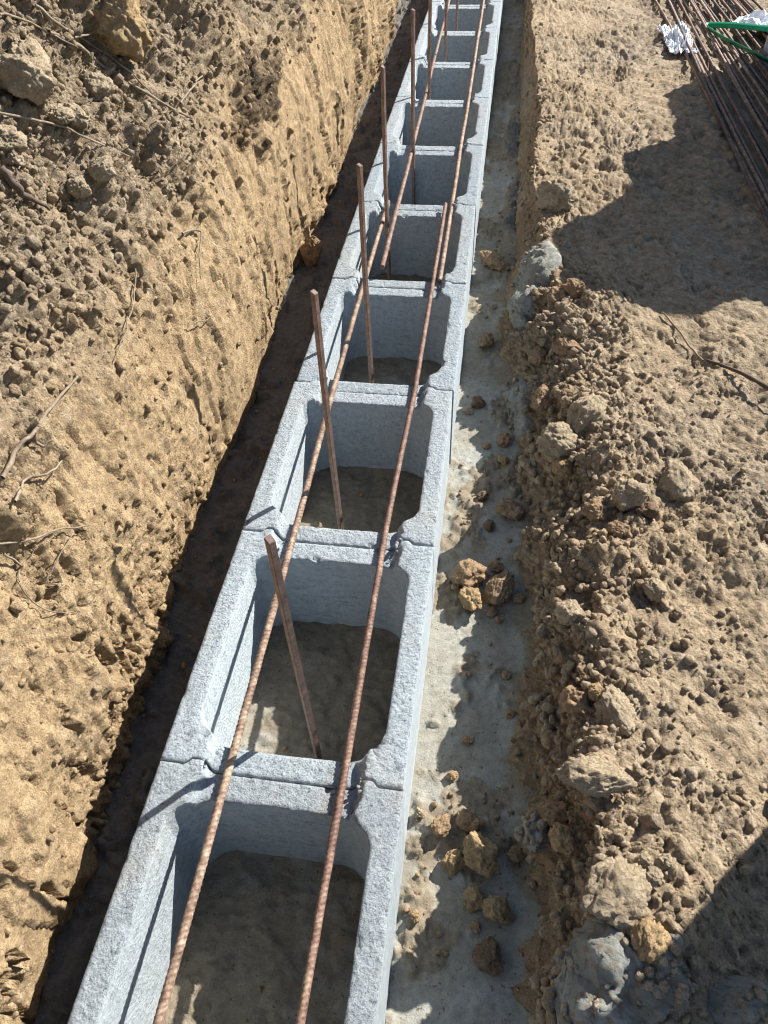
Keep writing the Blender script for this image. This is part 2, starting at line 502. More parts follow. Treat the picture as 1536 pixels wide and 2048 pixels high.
    pk = Pick(V, nr.reshape(-1, 3)); pk.tone = tone.ravel()
    return pk, rough.ravel(), hi.ravel()
pick_bank, bank_rough, bank_hi = bank()

# ------------------------------------------------------------------ right ground with its crumbling edge
def right_ground():
    ft = np.interp(YS, FY, FX); ct = np.interp(YS, CY, CX); cz = np.interp(YS, CY, CZ)
    ft = ft + .012 * fbm(YS * 5, YS * 0, None, 3, 91); ct = ct + .02 * fbm(YS * 6, YS * 0, None, 4, 92)
    ct = np.maximum(ct, ft + .03)
    tf = np.linspace(-.12, 1, 74)[:-1]
    dx = [0.0]
    while dx[-1] < 30:
        a = dx[-1]; dx.append(a + (.0042 if a < .42 else .008 if a < 1.4 else .05 if a < 2.5 else .5 if a < 6 else 3))
    dx = np.array(dx)
    A = ft[:, None] + (ct - ft)[:, None] * tf[None, :]
    zf = np.where(tf < 0, tf * .25, np.clip(tf, 0, 1) ** .75)
    ZA = -.262 + (cz + .262)[:, None] * zf[None, :]
    B = ct[:, None] + dx[None, :]
    ZB = -.05 + (cz + .05)[:, None] * np.exp(-(dx / .16) ** 2)[None, :]
    X = np.concatenate([A, B], 1); Z = np.concatenate([ZA, ZB], 1)
    nfa = len(tf)
    Yg = np.repeat(YS[:, None], X.shape[1], 1)
    # metric parameter across
    G = np.stack([X, Yg, Z], 2)
    arc = np.concatenate([np.zeros((len(YS), 1)), np.cumsum(np.hypot(np.diff(X, axis=1), np.diff(Z, axis=1)), 1)], 1)
    U, W = Yg, arc
    nrm = grid_normals(G)
    if nrm[:, -5:, 2].mean() > 0: pass
    else: nrm = -nrm
    for _ in range(6):
        nrm[:, 1:-1] = (nrm[:, :-2] + nrm[:, 1:-1] * 2 + nrm[:, 2:]) / 4
    nrm /= np.linalg.norm(nrm, axis=2, keepdims=True)
    across = np.concatenate([np.repeat((tf - 1)[None, :] * .15, len(YS), 0), np.repeat(dx[None, :], len(YS), 0)], 1)
    near = 1 - sstep(1.4, 2.2, Yg)
    crest = np.exp(-((across + .03) / (.10 + .05 * near)) ** 2)
    rough = np.clip(.06 + crest * (.55 + .6 * near) + .35 * sstep(.2, .45, fbm(U * 4, X * 4, None, 4, 101)) * near, 0, 1.1)
    d = .020 * fbm(U * 3, X * 3, None, 3, 102) * np.where(across < 0, .5, .8)
    d += .018 * crest * fbm(U * 9, W * 9, None, 4, 103) * (.4 + .6 * near)
    d += .009 * fbm(U * 18, X * 18, None, 4, 104) + .0035 * fbm(U * 70, X * 70, None, 3, 105, .65)
    flat = across > .05
    # tracked-over crust: shallow plates with torn edges
    fl = sstep(.0, .09, across)
    pl_ = fbm(U * 6, X * 8, None, 6, 111, .6)
    d += fl * .0048 * terrace(pl_, (-.3, -.18, -.06, .06, .18, .3), .02)
    pl2 = fbm(U * 20, X * 24, None, 5, 112, .62)
    d += fl * .0036 * terrace(pl2, (-.2, 0, .2), .035)
    d -= fl * .010 * (1 - sstep(0, .025, np.abs(fbm(U * 5, X * 4, None, 5, 113, .6) + .1)))
    face = 1 - sstep(-.05, .03, across)
    blk = fbm(U * 11, W * 11, None, 5, 114, .62)
    d += (crest * .6 + face * .6) * near * .011 * terrace(blk, (-.3, -.15, 0, .15, .3), .03)
    d += .75 * lumps(U, W, .062, .4, 121, .6) * np.clip(crest + face * .5, 0, 1) * near
    d += .60 * lumps(U, W, .030, .5, 122, .6) * np.clip(rough + face * .5, 0, 1)
    d += .55 * lumps(U, W, .015, .6, 123, .5) * (.05 + .95 * np.clip(rough + face * .5, 0, 1))
    d += .45 * lumps(U, W, .008, .6, 124, .5) * (.15 + .85 * np.clip(rough, 0, 1))
    d -= .015 * fl * sstep(.26, .44, fbm(U * 16, X * 19, None, 6, 125, .64))
    smooth_ = 1 - .42 * fl * sstep(-.15, .2, fbm(U * 2.6, X * 2.6, None, 3, 127))
    d -= .007 * sstep(.16, .36, fbm(U * 42, X * 46, None, 4, 126, .64))
    d *= smooth_
    mc = d[(YS > -.5) & (YS < 5)].mean(0); mc = np.convolve(np.pad(mc, 6, mode='edge'), np.ones(13) / 13, 'valid'); mc[nfa + 25:] = mc[nfa + 25:nfa + 140].mean()
    d -= mc[None, :] - .004 * np.exp(-(across / .1) ** 2)
    d *= 1 - .9 * sstep(2.2, 4, across)
    d *= np.concatenate([np.repeat(sstep(-.12, .1, tf)[None, :], len(YS), 0), np.ones((len(YS), len(dx)))], 1)
    G = G + nrm * d[:, :, None]
    nr = grid_normals(G)
    if nr[:, -40:, 2].mean() < 0: nr = -nr
    tone = .25 + .5 * fbm(U * 3, X * 3, None, 4, 131) + .2 * sstep(.1, .6, across)
    tone = np.where(across < -.02, tone - .25, tone)
    V = G.reshape(-1, 3)
    m = mesh_np('ground', V, grid_faces(len(YS), X.shape[1], True), True, {'tone': np.clip(tone, 0, 1).ravel(), 'rusty': ((1 - sstep(-.06, .05, across)) * sstep(-.45, .2, fbm(U * 6, W * 6, None, 4, 133))).ravel()})
    o = link('ground', m, MAT['soil'])
    structure(o, 'structure', 'trodden earth ground with a crumbling edge right of the trench')
    pk = Pick(V, nr.reshape(-1, 3)); pk.G = G; pk.nG = nrm; pk.tone = tone.ravel()
    return pk, rough.ravel(), crest.ravel(), across.ravel()
pick_ground, ground_rough, ground_crest, ground_across = right_ground()

# ------------------------------------------------------------------ concrete footing the blocks stand on
def footing():
    xs = np.concatenate([np.arange(-.42, 0, .0065), np.arange(0, .395, .0075), np.arange(.395, .80, .0042)])
    ys = YS[YS < 12]
    Yg, X = np.meshgrid(ys, xs, indexing='ij')
    left = 1 - sstep(-.03, .0, X)
    cell = ((X > .03) & (X < .37)).astype(float)
    rt = sstep(.39, .40, X)
    near_foot = np.interp(Yg, FY, FX) - X                      # distance to the right bank's foot
    n = fbm(X * 6, Yg * 6, None, 4, 141)
    Z = -.25 + .003 * fbm(X * 14, Yg * 14, None, 4, 142) + .0016 * fbm(X * 60, Yg * 60, None, 3, 143)
    mudpatch = sstep(.0, .22, fbm(X * 9 + 4, Yg * 7, None, 5, 146, .62))
    soil = np.clip(left * 2.0 + cell * (.72 + .55 * n) + rt * (.95 * sstep(.06, -.03, near_foot + .06 * fbm(X * 12, Yg * 12, None, 4, 159)) + .8 * mudpatch), 0, 2)
    far_mud = sstep(1.9, 2.6, Yg) * sstep(0, .3, fbm(X * 8, Yg * 3, None, 3, 148)) * rt
    soil = np.clip(soil + .7 * far_mud, 0, 2)
    Z += left * (.012 * fbm(X * 20, Yg * 20, None, 4, 144) + .008 * sstep(-.10, -.24, X) * (.6 + .6 * fbm(X * 4, Yg * 3, None, 3, 149)) + 1.0 * lumps(X, Yg, .045, .5, 151, .6) + .4 * lumps(X, Yg, .013, .6, 152))
    Z += left * (.10 * sstep(.3, -.4, Yg) * sstep(0, -.1, X))
    Z += cell * (.010 * fbm(X * 9, Yg * 9, None, 4, 145) + .006 + .5 * lumps(X, Yg, .026, .4, 153, .6) * sstep(-.2, .3, n) + .003 * terrace(fbm(X * 18, Yg * 18, None, 5, 161, .62), (-.15, .05, .25), .05) + .25 * lumps(X, Yg, .010, .4, 154))
    Z += rt * (.018 * sstep(.05, -.04, near_foot) + mudpatch * (.45 * lumps(X, Yg, .02, .5, 155, .6) + .45 * lumps(X, Yg, .009, .6, 156, .6) + .004 * terrace(fbm(X * 25, Yg * 25, None, 5, 162, .62), (-.1, .1, .3), .05)) + .3 * lumps(X, Yg, .007, .08, 157))
    Z += .012 * far_mud + far_mud * .6 * lumps(X, Yg, .04, .6, 160)
    G = np.stack([X, Yg, Z], 2)
    V = G.reshape(-1, 3)
    nr = grid_normals(G)
    if nr[..., 2].mean() < 0: nr = -nr
    m = mesh_np('footing', V, grid_faces(len(ys), len(xs), True), True, {'soil': soil.ravel()})
    o = link('concrete_footing', m, MAT['footing'])
    structure(o, 'structure', 'poured concrete footing at the bottom of the trench, mud tracked over it')
    return Pick(V, nr.reshape(-1, 3)), soil.ravel()
pick_foot, foot_soil = footing()

# ------------------------------------------------------------------ hollow shuttering blocks
BW, BL, BH = .3975, .5, .25
REC = .024
def jog(x):
    """tongue and groove line of the block ends"""
    xx = np.minimum(x, BW - x)
    return .010 * sstep(.040, .052, xx) * (1 - sstep(.070, .086, xx))

OPEN = [(.040, .25), (.040, .092), (.048, .074), (.078, .050), (.094, .045), (BW / 2, .043)]
def opening_radius(th):
    # quarter polygon mirrored; distance from the centre along th
    pts = [(x, y) for x, y in OPEN]
    q = pts + [(BW - x, y) for x, y in reversed(pts[:-1])]
    full = q + [(x, BL - y) for x, y in reversed(q[1:-1])]
    c = np.array([BW / 2, BL / 2]); P = np.array(full) - c
    ang = np.arctan2(P[:, 1], P[:, 0])
    out = np.full(len(th), 0.)
    for i in range(len(P)):
        a, b = P[i], P[(i + 1) % len(P)]
        d = np.stack([np.cos(th), np.sin(th)], 1)
        e = b - a
        det = d[:, 0] * (-e[1]) + e[0] * d[:, 1]
        det = np.where(abs(det) < 1e-12, 1e-12, det)
        t = (a[0] * (-e[1]) + e[0] * a[1]) / det
        u = (d[:, 0] * a[1] - d[:, 1] * a[0]) / det
        ok = (t > 0) & (u >= -1e-6) & (u <= 1 + 1e-6)
        out = np.where(ok & (out == 0), t, out)
    return out

def block_meshes(seed):
    c = np.array([BW / 2, BL / 2])
    # sample the outline evenly by length: dense at the ends
    per = []
    ya = np.concatenate([np.linspace(0, .10, 22)[:-1], np.linspace(.10, .40, 30)[:-1], np.linspace(.40, .5, 22)[:-1]])
    xa = np.linspace(0, BW, 110)[:-1]
    per += [(0, BL - y) for y in ya]
    per += [(x, 0) for x in xa]
    per += [(BW, y) for y in ya]
    per += [(BW - x, BL) for x in xa]
    O = np.array(per)
    th = np.arctan2(O[:, 1] - c[1], O[:, 0] - c[0])
    r = opening_radius(th)
    for _ in range(2): r = (np.roll(r, 1) + 2 * r + np.roll(r, -1)) / 4
    I = c + r[:, None] * np.stack([np.cos(th), np.sin(th)], 1)
    n = len(O)
    # rings: outer bottom .. outer top, across the top, inner top .. inner bottom
    rings = []
    g = .0012
    def shaped(Pq):
        Q = Pq.copy()
        e0 = (Q[:, 1] < .1).astype(float); 
        wn = np.clip(1 - Q[:, 1] / .043, 0, 1); wf = np.clip(1 - (BL - Q[:, 1]) / .043, 0, 1)
        Q[:, 1] += jog(Q[:, 0]) * (wn + wf) + g * wn - g * wf
        return Q
    def topz(Q):
        xx = np.minimum(Q[:, 0], BW - Q[:, 0])
        jag = .010 * fbm(Q[:, 0] * 70 + seed, Q[:, 1] * 70, None, 3, seed + 3)
        return -REC * sstep(.064, .080, xx + jag)
    for z in np.linspace(-BH - .004, -.03, 7):
        rings.append((shaped(O), np.full(n, z)))
    To = topz(shaped(O))
    rings.append((shaped(O), To - .0035))
    nv = 9
    for k in range(nv):
        a = k / (nv - 1)
        a2 = .012 + a * .976
        Q = shaped(O * (1 - a2) + I * a2)
        z = topz(Q) + .0016 * fbm(Q[:, 0] * 90, Q[:, 1] * 90, None, 3, seed + 9, .7)
        if k in (0, nv - 1): z -= .0012
        rings.append((Q, z))
    Qi = shaped(I); Ti = topz(Qi)
    rings.append((Qi, Ti - .004))
    for z in np.linspace(-.035, -BH - .004, 12):
        Q = Qi + (c - Qi) * (.010 * (-z / BH))[..., None] if np.ndim(z) else Qi + (c - Qi) * (.03 * (-z / BH))
        rings.append((Q, np.full(n, z)))
    V = np.stack([np.concatenate([Q, z[:, None]], 1) for Q, z in rings], 0)      # (R, n, 3)
    # chipped, uneven faces
    R = len(rings)
    Vf = V.reshape(-1, 3)
    dn = .0014 * fbm(Vf[:, 0] * 120 + seed, Vf[:, 1] * 120, Vf[:, 2] * 120, 3, seed + 20, .7)
    chips = np.clip(fbm(Vf[:, 0] * 45, Vf[:, 1] * 45, Vf[:, 2] * 45 + seed, 3, seed + 30) - .42, 0, 1) * .03
    edge = np.zeros(R); edge[7:10] = 1; edge[6] = .3; edge[7 + nv - 1:7 + nv + 2] = 1
    Vf[:, 2] -= (chips * np.repeat(edge, n)) * (Vf[:, 2] > -.06)
    ctr = np.array([BW / 2, BL / 2])
    dirv = Vf[:, :2] - ctr; dirv /= np.linalg.norm(dirv, axis=1, keepdims=True)
    sgn = np.repeat(np.where(np.arange(R) < 8, 1., np.where(np.arange(R) > 8 + nv - 1, -1., 0.)), n)
    Vf[:, :2] += dirv * (dn * sgn)[:, None]
    # faces
    i = np.arange(R - 1)[:, None] * n; j = np.arange(n)[None, :]; j2 = (np.arange(n) + 1) % n
    F = np.stack([(i + j).ravel(), (i + j2[None, :]).ravel(), (i + n + j2[None, :]).ravel(), (i + n + j).ravel()], 1)
    cen = Vf[F].mean(1)
    nl = len(ya); nx = len(xa)
    # split by column of the ring: walls own the columns whose top stays at full height
    colx = np.minimum(I[:, 0], BW - I[:, 0]); oy = O[:, 1]
    side = np.zeros(n, int)
    xm = np.minimum((O[:, 0] + I[:, 0]) / 2, BW - (O[:, 0] + I[:, 0]) / 2)
    web = (xm > .070)
    side = np.where(web, np.where(oy < .25, 2, 3), np.where(O[:, 0] < BW / 2, 0, 1))
    fs = side[(F[:, 0] % n)]
    out = []
    for kx, nm in ((0, 'side_wall'), (1, 'side_wall'), (2, 'web'), (3, 'web')):
        f = F[fs == kx]
        used = np.unique(f); remap = np.full(len(Vf), -1); remap[used] = np.arange(len(used))
        me = mesh_np(nm, Vf[used], remap[f], True)
        me.materials.append(MAT['concrete'])
        out.append((nm, me))
    return out
BLOCKS = [block_meshes(s) for s in (3, 17, 29)]

def place_block(x, y, z, rz, var, label, group):
    root = link('concrete_block', None)
    root.location = (x, y, z); root.rotation_euler = (0, 0, rz)
    tag(root, label, 'block', group)
    g_ = random.uniform(.75, .92); wm = random.uniform(-.02, .02)
    for nm, me in BLOCKS[var % 3]:
        link(nm, me, None, root).color = (g_ + wm, g_, g_ - wm, 1)
    return root

ORD = ['first', 'second', 'third', 'fourth', 'fifth', 'sixth', 'seventh', 'eighth', 'ninth', 'tenth', 'eleventh', 'twelfth', 'thirteenth', 'fourteenth',
       'fifteenth', 'sixteenth', 'seventeenth', 'eighteenth', 'nineteenth', 'twentieth', 'twenty-first', 'twenty-second', 'twenty-third', 'twenty-fourth', 'twenty-fifth', 'twenty-sixth', 'twenty-seventh']
GROW = 'hollow blocks laid end to end in the trench'
for k in range(-2, 12):
    if k == -2: lab = 'grey hollow concrete block of the row just outside the bottom edge of the photo'
    elif k == -1: lab = 'grey hollow concrete block cut by the bottom edge, nearest in the row'
    elif k <= 8: lab = 'grey hollow concrete block, %s from the bottom edge in the trench row' % ORD[k + 1]
    else: lab = 'grey hollow concrete block, %s from the bottom edge, at the far end of the row' % ORD[k + 1]
    place_block(random.uniform(-.0015, .0015), k * BL, random.uniform(-.0015, .001), math.radians(random.uniform(-.15, .15)), k + 2, lab, GROW)

# ------------------------------------------------------------------ bars
def bar_mesh(name, pts, rad, ribs=True, nseg=14, step=.0019, seed=0, wob=.0015):
    """ribbed bar through a polyline"""
    P = np.array(pts, float)
    L = np.concatenate([[0], np.cumsum(np.linalg.norm(np.diff(P, axis=0), axis=1))])
    n = max(2, int(L[-1] / step))
    s = np.linspace(0, L[-1], n)
    C = np.stack([np.interp(s, L, P[:, i]) for i in range(3)], 1)
    C[:, 0] += wob * vnoise(s * 3, s * 0 + seed, None, 5); C[:, 2] += wob * .5 * vnoise(s * 3, s * 0 + seed, None, 6)
    T = np.gradient(C, axis=0); T /= np.linalg.norm(T, axis=1, keepdims=True)
    up = np.array([0, 0, 1.]) if abs(T[0, 2]) < .9 else np.array([1., 0, 0])
    A = np.cross(T, up); A /= np.linalg.norm(A, axis=1, keepdims=True); B = np.cross(A, T)
    a = np.linspace(0, 2 * math.pi, nseg, endpoint=False)
    r = np.full((n, nseg), rad)
    if ribs:
        aa = (a / math.pi) % 1.0
        ph = (s[:, None] / (rad * 1.45) + 1.1 * aa[None, :] + .5 * (a > math.pi)[None, :]) % 1
        tri = np.clip(1 - np.abs(ph - .5) / .22, 0, 1)
        r = r + rad * .19 * sstep(0, .35, tri) * sstep(0, .12, np.minimum(aa, 1 - aa))[None, :]
        r = r + rad * .12 * (np.minimum(aa, 1 - aa) < .04)[None, :]
    mud = np.clip(fbm(s[:, None] * 14 + 0 * a[None, :], np.cos(a)[None, :] * 1.2 + 0 * s[:, None] + seed, np.sin(a)[None, :] * 1.2 + 0 * s[:, None], 3, 77) - .25, 0, 1)
    r = r + rad * .35 * mud
    V = C[:, None, :] + (np.cos(a)[None, :, None] * A[:, None, :] + np.sin(a)[None, :, None] * B[:, None, :]) * r[:, :, None]
    V = np.concatenate([V.reshape(-1, 3), C[:1], C[-1:]], 0)
    F = []
    i = np.arange(n - 1)[:, None] * nseg; j = np.arange(nseg)[None, :]; j2 = (np.arange(nseg) + 1) % nseg
    Fq = np.stack([(i + j).ravel(), (i + nseg + j).ravel(), (i + nseg + j2[None, :]).ravel(), (i + j2[None, :]).ravel()], 1)
    c0, c1 = n * nseg, n * nseg + 1
    caps = []
    for q in range(0, nseg, 2):
        caps.append([c0, q, (q + 1) % nseg, (q + 2) % nseg])
        e = (n - 1) * nseg
        caps.append([c1, e + (q + 2) % nseg, e + (q + 1) % nseg, e + q])
    return mesh_np(name, V, np.concatenate([Fq, np.array(caps)], 0), True)

zb = -REC + .0078
def bar(pts, rad, mat, label, group, seed=0, **kw):
    o = link('rebar', bar_mesh('rebar', pts, rad, seed=seed, **kw), MAT[mat])
    return tag(o, label, 'rebar', group)
GB = 'rusty rebars laid on the webs of the block row'
def zq(x, y, z): return onz(x, y, z).tolist()
bar([(.115, -.62, zb), zq(470, 1500, zb), zq(590, 1060, zb), zq(665, 780, zb), zq(776, 404, zb + .006)], .0062, 'rust_mud',
    'mud-crusted rusty rebar along the left of the blocks, running off the bottom edge', GB, 1, nseg=18, step=.0014)
bar([(.302, -.62, zb), zq(690, 1530, zb), zq(772, 1060, zb), zq(830, 780, zb), zq(892, 408, zb + .012)], .0056, 'rust',
    'reddish rusty rebar along the right of the blocks, running off the bottom edge', GB, 2, nseg=18, step=.0014)
e = np.array(zq(765, 534, zb + .018)); f = np.array(zq(899, 0, zb))
bar([e, e + (f - e) * 1.0, e + (f - e) * 1.45], .0072, 'rust',
    'smooth orange rebar on the far left webs, its cut end hanging over a cell', GB, 3, ribs=False)
e = np.array(zq(880, 563, zb)); f = np.array(zq(968, 0, zb))
bar([e, e + (f - e) * .3 + (0, 0, .004), f, e + (f - e) * 1.45], .0066, 'rust_mud',
    'pale muddy rebar on the far right webs, overlapping the near one', GB, 4)

# ------------------------------------------------------------------ vertical stakes
def stake_mesh(h, wd):
    bm = bmesh.new()
    bmesh.ops.create_cube(bm, size=1)
    for v in bm.verts:
        v.co.x *= wd; v.co.y *= wd * .92; v.co.z = (v.co.z + .5) * h
        if v.co.z > .1 and v.co.x > 0: v.co.z -= .004
    bmesh.ops.subdivide_edges(bm, edges=[e for e in bm.edges if abs(e.verts[0].co.z - e.verts[1].co.z) > .1], cuts=24)
    bmesh.ops.bevel(bm, geom=[e for e in bm.edges if len(e.link_faces) == 2 and e.calc_face_angle(0) > .6], offset=.0008, segments=2, affect='EDGES')
    for v in bm.verts:
        v.co.x += .0012 * math.sin(v.co.z * 9 + 1); v.co.y += .0010 * math.sin(v.co.z * 7)
    m = bpy.data.meshes.new('stake'); bm.to_mesh(m); bm.free()
    return m
STK = [(.217, .120, .440, 0, 0), (.160, .680, .452, 0, 0), (.149, 1.242, .440, 0, 0), (.113, 1.876, .452, 0, 0),
       (.138, 2.42, .46, 0, 0), (.135, 3.06, .45, 0, 0), (.158, 3.62, .45, 0, 0), (.17, 4.22, .45, 0, 0)]
SL = ['nearest brown square stake, standing in the second cell from the bottom edge',
      'brown square stake standing in the third cell from the bottom edge',
      'brown square stake standing in the fourth cell from the bottom edge',
      'slim brown stake standing in the fifth cell, beside the orange rebar end',
      'dark thin stake standing just beyond the orange rebar end, cut by the top edge',
      'dark thin stake, third from the far end of the row',
      'thin stake, second from the far end of the row', 'farthest thin stake, at the top of the block row']
for i, (x, y, zt, rx, ry) in enumerate(STK):
    me = stake_mesh(zt + .31, .0112); me.materials.append(MAT['stake'])
    o = link('stake', me)
    o.location = (x, y, -.31); o.rotation_euler = (math.radians(rx), math.radians(ry), math.radians(-35 + random.uniform(-6, 6)))
    tag(o, SL[i], 'stake', 'stakes standing in the block cells')

# ------------------------------------------------------------------ clods
def ico(sub):
    bm = bmesh.new(); bmesh.ops.create_icosphere(bm, subdivisions=sub, radius=1)
    V = np.array([v.co[:] for v in bm.verts]); F = np.array([[v.index for v in f.verts] for f in bm.faces]); bm.free()
    return V, F
ICO = {k: ico(k) for k in (1, 2, 3, 5)}

def clod_shape(seed, facet=.5, sub=5, rough=1.0):
    """a broken lump of earth: flat fracture faces, rounded corners, crumbs on top"""
    V, F = ICO[sub]; V = V.copy()
    rs = np.random.default_rng(seed)
    r = np.full(len(V), 1.0)
    for k in range(int(6 + 8 * facet)):
        nv = rs.normal(size=3); nv /= np.linalg.norm(nv)
        dcut = rs.uniform(.62, .95)
        dd = V @ nv
        lim = np.where(dd > .15, dcut / np.maximum(dd, .15), 9)
        r = np.minimum(r, lim)
    so = rs.uniform(0, 90)
    r = r * (1 + .34 * rough * fbm(V[:, 0] * 1.6 + so, V[:, 1] * 1.6, V[:, 2] * 1.6, 4, seed) + .17 * rough * fbm(V[:, 0] * 6 + so, V[:, 1] * 6, V[:, 2] * 6, 5, seed + 5, .7))
    r = r + .05 * rough * terrace(fbm(V[:, 0] * 3 + so, V[:, 1] * 3, V[:, 2] * 3, 4, seed + 6, .6), (-.15, .05, .25), .05)
    if sub >= 4:
        a = np.arctan2(V[:, 1], V[:, 0]); b = np.arcsin(np.clip(V[:, 2], -1, 1))
        r += rough * .5 * lumps(a * np.cos(b) + so, b, .22, .5, seed + 7) + rough * .4 * lumps(a * np.cos(b) + so, b, .11, .5, seed + 8)
    V = V * r[:, None]
    return V, F

def clod(name, P, nrm, size, mat, label, cat, group=None, seed=0, embed=.30, asp=None, facet=.5, rough=1.0):
    V, F = clod_shape(seed, facet, 5, rough)
    rs = np.random.default_rng(seed + 999)
    if asp is None: asp = (1, rs.uniform(.75, 1.0), rs.uniform(.6, .85))
    V = V * np.array(asp[:3]) * size
    if V.shape[0]:
        a = rs.uniform(0, 6.28) if len(asp) < 4 else asp[3]
    ca, sa = math.cos(a), math.sin(a)
    V = np.stack([V[:, 0] * ca - V[:, 1] * sa, V[:, 0] * sa + V[:, 1] * ca, V[:, 2]], 1)
    me = mesh_np(name, V, F, True)
    o = link(name, me, MAT[mat])
    up = Vector((Vector((0, 0, 1)) * .55 + Vector(nrm.tolist()) * .45)).normalized()
    o.rotation_euler = up.to_track_quat('Z', 'Y').to_euler()
    o.location = Vector(P.tolist()) + up * float(-V[:, 2].min() * (1 - embed * 2) )
    return tag(o, label, cat, group)

def clods(pick, rows, cat, group, base_seed, name='earth_clod', embed=.2):
    for i, (px, py, wpx, mat, label, *rest) in enumerate(rows):
        P, n, dep = pick(px, py + (wpx * .25 if pick is pick_foot else 0), 8)
        asp = rest[0] if rest else None
        fc = rest[1] if len(rest) > 1 else .5
        size = wpx / 2 / FPX * dep * 1.15
        clod(name, P, n, size, mat, label, cat, group, base_seed + i * 13, embed, asp, fc)

GS = 'clods fallen on the footing'
clods(pick_foot, [
    (936, 1140, 58, 'clod', 'round brown clod, uppermost of the three big ones on the footing'),
    (945, 1190, 46, 'clod_ochre', 'tall orange-brown clod, lowest of the three big ones on the footing', (.8, 1.1, .8, 0.3)),
    (993, 1167, 62, 'clod', 'wide brown clod, rightmost of the three big ones on the footing', (1.05, .7, .65, .5)),
    (908, 1172, 15, 'clod', 'tiny brown clod left of the three big clods beside the block'),
    (1034, 1186, 22, 'clod', 'small brown clod just right of the three big clods'),
    (982, 1214, 20, 'clod', 'small pinkish clod below the three big clods'),
    (996, 1230, 16, 'clod', 'smaller pinkish crumb below the three big clods'),
    (985, 1125, 26, 'clod', 'small reddish clod just above the wide big clod'),
    (1013, 1012, 48, 'clod', 'smooth oval brown clod at the foot of the crumbling edge', (1, .8, .75, 0)),
    (1003, 872, 27, 'clod', 'brown clod on the footing near the grey mortar lump'),
    (1004, 912, 25, 'clod_ochre', 'small ochre clod on the sunlit footing above the oval clod'),
    (955, 797, 24, 'clod_dark', 'dark brown clod on the footing beside a pale pebble'),
    (935, 814, 17, 'clod_pale', 'pale cream pebble of earth close to the block row'),
    (967, 679, 33, 'clod', 'reddish clod on the footing level with the big grey mortar lump', (1.1, .7, .7, 0)),
    (983, 514, 50, 'clod', 'flat orange-brown clod in the narrow far footing', (1.2, .7, .45, 0)),
    (968, 886, 14, 'clod_ochre', 'tiny ochre crumb on the sunlit footing strip'),
    (969, 985, 22, 'clod_dark', 'dark crumb on the sunlit footing left of the oval clod'),
    (975, 1043, 24, 'clod_dark', 'dark brown crumb below the oval clod'),
    (906, 1541, 22, 'clod_ochre', 'small ochre clod alone on the footing beside the second joint'),
    (938, 1472, 18, 'clod_ochre', 'small yellow crumb on the footing above the lone ochre clod'),
    (958, 1690, 62, 'clod_ochre', 'large upright ochre clod among the fallen lumps near the bottom', (.9, 1.15, .9, 0), .9),
    (904, 1712, 44, 'clod_ochre', 'crumbly ochre clod left of the large upright one', None, .9),
    (880, 1640, 38, 'clod', 'brown clod nearest the block, above the crumbly ochre one', None, .8),
    (934, 1632, 42, 'clod', 'dark brown rounded clod in shade above the large upright clod'),
    (938, 1786, 42, 'clod_ochre', 'broken ochre clod in shade below the large upright clod', None, .9),
    (990, 1808, 52, 'clod_ochre', 'orange block-shaped clod by the foot of the bottom heap', None, .8),
    (1014, 1826, 20, 'clod_pale', 'small smooth pebble right under the orange block-shaped clod'),
    (978, 1895, 50, 'clod_dark', 'dark brown crumbly clod lowest on the footing'),
    (1028, 1700, 30, 'clod_ochre', 'small ochre clod in shade right of the large upright clod'),
    (824, 1826, 20, 'clod_ochre', 'small ochre crumb on sunlit footing close to the nearest block'),
    (947, 1846, 18, 'clod', 'tiny clod between the orange block-shaped one and the lowest dark clod'),
    (840, 1618, 20, 'clod_pale', 'small pale crumb beside the nearest block'),
    (1014, 1341, 16, 'clod', 'tiny clod at the edge of the pale cement streak'),
    (1016, 1418, 18, 'clod_ochre', 'tiny orange clod in the shaded strip at the foot of the edge'),
], 'clod', GS, 500)

